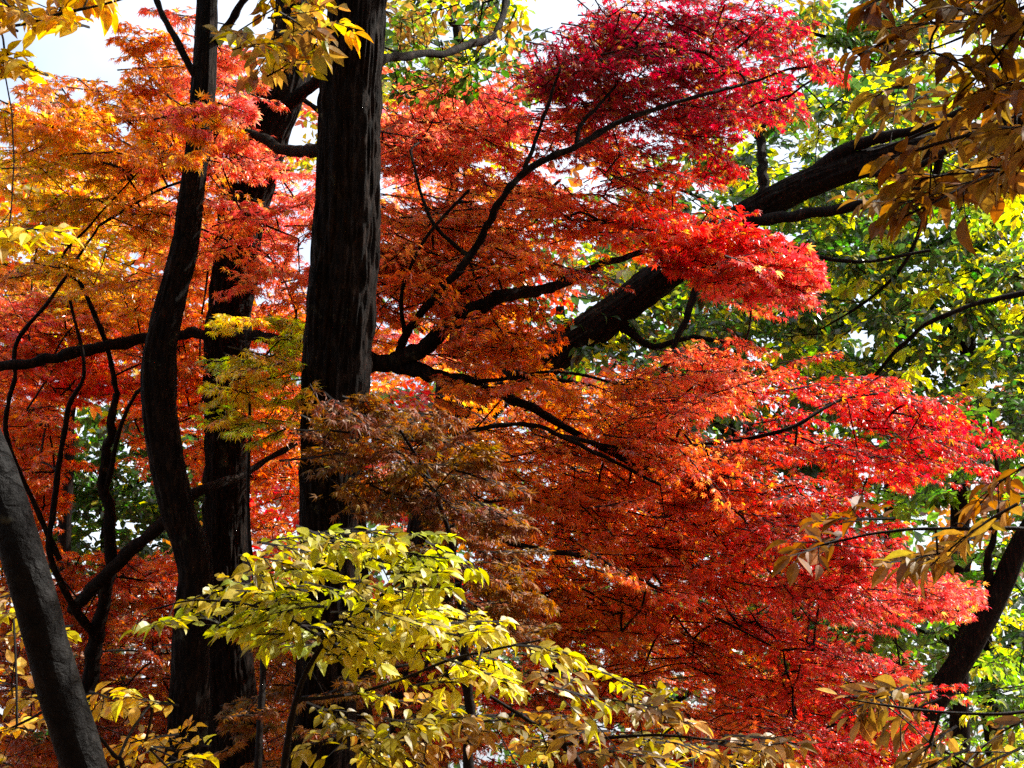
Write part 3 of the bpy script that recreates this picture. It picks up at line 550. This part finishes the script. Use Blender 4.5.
t = thing('slanting_tree', 'dark trunk slanting down to the left at the lower right edge of the photo', 'tree', foot(840, 830, 9.6))
b1 = wood(t, 'trunk', [(1120, 380, 9.6, 16), (1060, 480, 9.6, 19), (1020, 545, 9.6, 21), (1002, 585, 9.6, 23), (982, 625, 9.6, 25), (945, 685, 9.6, 27), (900, 745, 9.6, 28), (860, 800, 9.6, 30)], 30, 14, 0.1, 91, ground=True)
b2 = wood(t, 'limb', [(992, 605, 9.6, 10), (988, 575, 9.6, 9), (990, 545, 9.6, 7), (1000, 500, 9.6, 5), (990, 420, 9.7, 3)], 10, 8, 0.05, 92)
cr = Crown([b1[:60], b2])
cr.add(scatter([(900, 420), (1060, 400), (1060, 560), (960, 580), (880, 640), (740, 690), (740, 560)], 110, 9.9, 11.5), 'alt', (0.3, 0.5), (0.08, 0.11), cols=['G', 'M', 'D', 'GD'], az=(0, 180), tpl=T_OVL)
cr.add(scatter([(880, 600), (1060, 590), (1060, 780), (860, 780)], 44, 9.9, 12), 'alt', (0.3, 0.5), (0.07, 0.10), cols=['G', 'M', 'L'], az=(0, 180), tpl=T_OVL, keep=0.8)
cr.grow(t, M_GREEN)

# ---- far trees, each its own
BACK = [  # px, depth, trunk px width, crown poly centre (x,y), rx, ry, sprays, palette, label
    (960, 15, 22, (960, 300), 190, 190, 380, ['G', 'GD', 'D', 'D', 'D'], 'dark green broadleaf tree with yellow green glints at the right edge behind the leaning limb'),
    (760, 16, 20, (740, 420), 150, 150, 200, ['D', 'GD', 'G'], 'deep green tree showing between the two tiers of the red maple'),
    (560, 18, 24, (560, 420), 180, 190, 190, ['BO', 'B', 'D', 'OR'], 'dim reddish tree far behind the middle of the red maple'),
    (110, 17, 20, (100, 490), 130, 100, 200, ['D', 'GD', 'DG'], 'dark blue green tree in the gap low at the left edge'),
    (290, 17, 20, (330, 480), 120, 140, 110, ['OR', 'R', 'B'], 'dim red tree far behind the three standing trunks'),
    (60, 15, 16, (70, 280), 170, 120, 210, ['AO', 'O', 'YC'], 'amber tree far behind the twisting thin stems'),
    (430, 16, 18, (450, 70), 95, 90, 60, ['DC', 'DM', 'D', 'L'], 'thin olive tree against the bright sky right of the largest trunk'),
    (345, 19, 18, (325, 100), 120, 80, 48, ['MC', 'LC', 'OP'], 'sparse olive tree against the sky between the two thickest trunks'),
    (900, 19, 18, (880, 50), 140, 90, 120, ['GD', 'LC', 'D', 'GM'], 'thin pale green treetop against the sky at the upper right'),
    (720, 17, 16, (740, 210), 130, 110, 110, ['GD', 'D', 'G', 'ML'], 'green tree behind the upper part of the leaning limb, against the sky'),
    (1000, 18, 20, (980, 650), 130, 110, 130, ['GM', 'G', 'D'], 'bright green tree low at the right edge behind the slanting trunk'),
    (700, 20, 24, (640, 690), 260, 110, 330, ['D', 'B', 'GD'], 'shadowy tree behind the bottom of the red maple'),
    (200, 20, 24, (180, 690), 260, 110, 380, ['B', 'D', 'B'], 'shadowy rusty tree behind the bottom left of the photo'),
]
for i, (px, d, w, (cx, cy_), rx, ry, n, pal, lab) in enumerate(BACK):
    t = thing('background_tree', lab, 'tree', foot(px, 760, d), 'trees in the wood behind')
    y0 = min(cy_-ry*0.3, 640)
    tr = wood(t, 'trunk', [(cx, cy_-ry*0.6, d, w*0.35), (cx+8, cy_, d, w*0.6), ((cx+px)/2, (cy_+760)/2, d, w*0.85), (px, 790, d, w)], 14, 8, 0.1, 100+i, ground=True)
    lim = [tr]
    for sgn in (-1, 1):
        lim.append(wood(t, 'limb', [(cx+6, cy_+ry*0.25, d, w*0.35), (cx+sgn*rx*0.3, cy_-ry*0.1, d-.3, w*0.25), (cx+sgn*rx*0.7, cy_-ry*0.25, d-.4, w*0.12)], 8, 6, 0, 130+i))
    a = rng.uniform(0, 2*math.pi, n); q = np.sqrt(rng.random(n))
    pts = np.stack([cx+rx*q*np.cos(a), cy_+ry*q*np.sin(a), d+rng.uniform(-1.2, 1.6, n)], 1)
    cr = Crown(lim); cr.add(pts, 'alt', (0.5, 0.8), (0.11, 0.15), cols=pal, fleck=0.10 if 'G' in ''.join(pal) else 0, az=(0, 180), tpl=T_OVL, face=.25, roll=22)
    cr.grow(t, M_GREEN)

# ================================================================== leafy branches in front
t = thing('yellow_beech', 'sunlit yellow green broad leaves in front of the bottoms of the standing trunks', 'sapling', foot(285, 768, 4.2))
y1 = wood(t, 'trunk', [(430, 560, 4.2, 2.5), (375, 600, 4.2, 3.5), (325, 640, 4.2, 4.5), (296, 700, 4.2, 6), (284, 768, 4.2, 8)], 8, 8, 0, 201, M_TWIG, ground=True)
y2 = wood(t, 'limb', [(296, 700, 4.2, 4), (370, 690, 4.1, 3), (450, 660, 4.1, 3), (540, 640, 4.1, 2)], 8, 8, 0, 202, M_TWIG)
y3 = wood(t, 'limb', [(325, 640, 4.2, 3.5), (270, 610, 4.1, 2.5), (200, 600, 4.1, 2), (150, 610, 4.1, 1.5)], 8, 8, 0, 203, M_TWIG)
cr = Crown([y1, y2, y3])
kw = dict(kind='alt', L=(0.16, 0.26), leaf=(0.04, 0.064), face=.55, roll=10, droop=(-16, 6), var=0.08, tilt=.32, keep=.72)
cr.add(scatter([(240, 560), (300, 535), (390, 528), (470, 530), (470, 580), (400, 600), (290, 600)], 24, 3.9, 4.6), az=(-30, 50), cols=['L', 'YL', 'LLM'], **kw)
cr.add(scatter([(140, 605), (240, 575), (330, 590), (320, 650), (190, 640)], 19, 3.9, 4.5), az=(200, 45), cols=['L', 'YL', 'LLM'], **kw)
cr.add(scatter([(330, 620), (450, 580), (500, 610), (560, 655), (540, 680), (430, 690), (350, 700)], 34, 3.8, 4.6), az=(-10, 40), cols=['YL', 'LYL', 'LLY'], **kw)
cr.grow(t, M_BROAD)

t = thing('ochre_beech', 'dull yellow and ochre broad leaves along the bottom edge, right of the sunlit yellow leaves', 'sapling', foot(600, 768, 4.6))
y1 = wood(t, 'trunk', [(480, 690, 4.5, 3), (520, 715, 4.5, 4), (562, 745, 4.5, 5), (590, 790, 4.5, 7)], 8, 8, 0, 211, M_TWIG, ground=True)
y2 = wood(t, 'limb', [(562, 745, 4.5, 4), (650, 735, 4.4, 3), (760, 745, 4.4, 2)], 8, 8, 0, 212, M_TWIG)
y3 = wood(t, 'limb', [(520, 715, 4.5, 4), (430, 720, 4.4, 3), (330, 740, 4.4, 2)], 8, 8, 0, 213, M_TWIG)
cr = Crown([y1, y2, y3])
kw['leaf'] = (0.042, 0.068)
cr.add(scatter([(300, 710), (420, 690), (560, 670), (700, 690), (700, 790), (300, 790)], 40, 4.0, 5.0), az=(-20, 80), cols=['CN', 'NL', 'C', 'NNL', 'CL'], **kw)
cr.add(scatter([(680, 715), (800, 735), (800, 790), (680, 790)], 9, 3.7, 4.3), az=(-10, 60), cols=['YC', 'Y', 'C'], **kw)
cr.grow(t, M_BROAD)

t = thing('yellow_shrub', 'yellow broad leaves beside the slanting trunk in the bottom left corner', 'shrub', foot(100, 900, 3.9))
y1 = wood(t, 'trunk', [(60, 700, 4.0, 3), (110, 750, 4.0, 4), (130, 800, 4.0, 6)], 8, 8, 0, 221, M_TWIG, ground=True)
cr = Crown([y1])
cr.add(scatter([(-20, 690), (60, 680), (180, 690), (240, 720), (200, 790), (-20, 790)], 15, 3.9, 5.0), az=(180, 80), cols=['Y', 'YC', 'YA'], **kw)
cr.add(scatter([(-20, 580), (30, 590), (110, 620), (20, 640), (-20, 640)], 4, 4.2, 4.8), az=(180, 80), cols=['C', 'CL'], **kw)
cr.grow(t, M_BROAD)

t = thing('yellow_tree', 'bright yellow broad leaves hanging into the upper left corner', 'tree', foot(-500, 768, 4.4))
y0 = wood(t, 'trunk', [(-330, -500, 4.4, 30), (-360, -100, 4.4, 42), (-400, 400, 4.4, 52), (-430, 768, 4.4, 60)], 24, 10, 0.08, 231, ground=True)
y1 = wood(t, 'limb', [(-350, -150, 4.4, 22), (-160, 20, 4.4, 10), (0, 26, 4.4, 4), (60, 14, 4.4, 3.5), (125, -2, 4.4, 2.5), (200, -30, 4.4, 2)], 10, 8, 0, 232, M_TWIG)
cr = Crown([y1])
kw['leaf'] = (0.06, 0.085)
cr.add(scatter([(-60, -40), (110, -40), (115, 10), (80, 40), (30, 70), (-60, 60)], 24, 4.0, 5.0), az=(-30, 80), cols=['YC', 'Y', 'YA', 'C'], **kw)
cr.add(scatter([(-30, 210), (30, 225), (20, 270), (-30, 260)], 3, 4.2, 4.8), az=(-30, 80), cols=['Y', 'YC'], **kw)
cr.grow(t, M_BROAD)

t = thing('brown_leaf_tree', 'shaded ochre brown leaves hanging from the upper right corner', 'tree', foot(1350, 768, 3.6))
y0 = wood(t, 'trunk', [(1300, -500, 3.6, 50), (1320, 0, 3.6, 60), (1340, 400, 3.6, 66), (1350, 768, 3.6, 74)], 24, 10, 0.08, 241, ground=True)
L = [wood(t, 'limb', [(1310, 0, 3.6, 22), (1150, 40, 3.5, 10), (1024, 92, 3.4, 6), (960, 118, 3.4, 4), (880, 150, 3.5, 3)], 10, 8, 0, 242, M_TWIG),
     wood(t, 'limb', [(1310, -120, 3.6, 22), (1150, -60, 3.4, 10), (1020, 10, 3.3, 4), (930, 50, 3.3, 2), (860, 70, 3.3, 1)], 10, 8, 0, 243, M_TWIG)]
cr = Crown(L)
kw.update(leaf=(0.055, 0.095), L=(0.18, 0.30), var=0.1, keep=.62, tpl=T_SLIM, tilt=.5, face=.3, droop=(-30, 0))
cr.add(scatter([(870, 0), (920, -40), (1060, -40), (1060, 150), (1000, 190), (900, 210), (860, 190), (920, 120), (880, 70)], 38, 3.0, 4.0), az=(200, 45), cols=['N', 'NC', 'CN', 'NB'], **kw)  # leaf browns darkened to stand for the shade in this corner
cr.add(scatter([(800, -60), (1300, -60), (1400, -300), (900, -350)], 40, 3.2, 5.5), az=(200, 90), cols=['N', 'NC', 'C'], **kw)  # crown above the frame, added to shade the leaves below
cr.grow(t, M_BROWN)

t = thing('brown_leaf_tree', 'shaded ochre leaves reaching in from the lower right edge in front of the slanting trunk', 'tree', foot(1300, 900, 4.0))
y0 = wood(t, 'trunk', [(1240, 300, 4.0, 20), (1260, 500, 4.0, 30), (1280, 768, 4.0, 40)], 20, 10, 0.08, 251, ground=True)
L = [wood(t, 'limb', [(1250, 420, 4.0, 12), (1100, 520, 3.9, 6), (1000, 528, 3.8, 4), (900, 530, 3.8, 3), (820, 545, 3.8, 2)], 10, 8, 0, 252, M_TWIG),
     wood(t, 'limb', [(1260, 600, 4.0, 12), (1120, 690, 3.9, 6), (1020, 712, 3.8, 4), (940, 712, 3.8, 3), (850, 700, 3.8, 2)], 10, 8, 0, 253, M_TWIG)]
cr = Crown(L)
cr.add(scatter([(820, 545), (870, 515), (960, 490), (1050, 470), (1050, 550), (960, 560), (880, 560)], 9, 3.6, 4.4), az=(190, 40), cols=['NC', 'CN', 'NB'], **kw)  # shade put into the ochre, as in the upper corner
cr.add(scatter([(860, 700), (950, 660), (1050, 630), (1050, 790), (880, 790)], 11, 3.6, 4.4), az=(190, 40), cols=['NC', 'C', 'CN'], **kw)
cr.grow(t, M_BROWN)

# ================================================================== the wood all around, too far off to tell tree from tree
def far_wood():
    n = 150000
    a = rng.uniform(0, 2*math.pi, n); R_ = rng.uniform(27, 40, n)
    top = 9 + 3.5*np.sin(a*5+1) + 2.5*np.sin(a*11+2) + 1.5*np.sin(a*23)
    z = rng.random(n)**0.9*top
    pos = np.stack([R_*np.sin(a), R_*np.cos(a), z], 1)
    cl = vnoise(a*14, z*0.5, 9); ok = rng.random(n) < 0.35+cl; pos = pos[ok]; a = a[ok]; n = len(pos)
    pal = np.array([KEY['D'], KEY['D'], KEY['G'], KEY['B'], (.15, .05, .02), (.12, .07, .03)])
    g = (vnoise(a*9, pos[:, 2]*0.25, 4)*6).astype(int).clip(0, 5)
    c = pal[np.where(rng.random(n) < .7, g, rng.integers(0, 6, n))]*np.exp(rng.normal(0, .25, (n, 1)))
    b = Buf(); put_leaves(b, pos, rng.normal(0, 1, (n, 3)), unit(rng.normal(0, 1, (n, 3))+[0, 0, .6]), rng.uniform(.2, .36, n), c, T_OVL)
    o = b.build('far_woodland', [M_GREEN]); o['kind'] = 'stuff'
far_wood()
# unseen trees added behind the viewpoint to keep sky light off the trunks
for i, (x, y, h) in enumerate([(-6, -3.5, 12), (0.5, -4, 14), (6.5, -4, 12)]):
    t = thing('background_tree', ['yellowing tree behind the viewpoint, to the left', 'tall yellowing tree right behind the viewpoint', 'yellowing tree behind the viewpoint, to the right'][i], 'tree', (x, y, 0), 'trees in the wood behind')
    b = Buf(); c, _ = tube(b, [(x, y, -.1), (x+.1, y, 3), (x-.1, y+.1, h*.6), (x, y, h)], [.22, .17, .12, .03], 20, 10, .1, 300+i); b.build('trunk', [M_BARK], t, smooth=True)
    n = 3600; v = unit(rng.normal(0, 1, (n, 3)))*rng.random((n, 1))**.4*[4.8, 5.2, h*.46] + [x, y, h*.60]
    b = Buf(); m = 14; pos = (v[:, None] + rng.normal(0, .28, (n, m, 3))).reshape(-1, 3); N_ = len(pos)
    pal = np.array([KEY['C'], KEY['M'], KEY['B'], KEY['G']])
    put_leaves(b, pos, rng.normal(0, 1, (N_, 3)), unit(rng.normal(0, .6, (N_, 3))+[0, 0, 1]), rng.uniform(.15, .24, N_), pal[rng.integers(0, 4, N_)]*.6, T_OVL)
    b.build('crown', [M_BROAD], t)
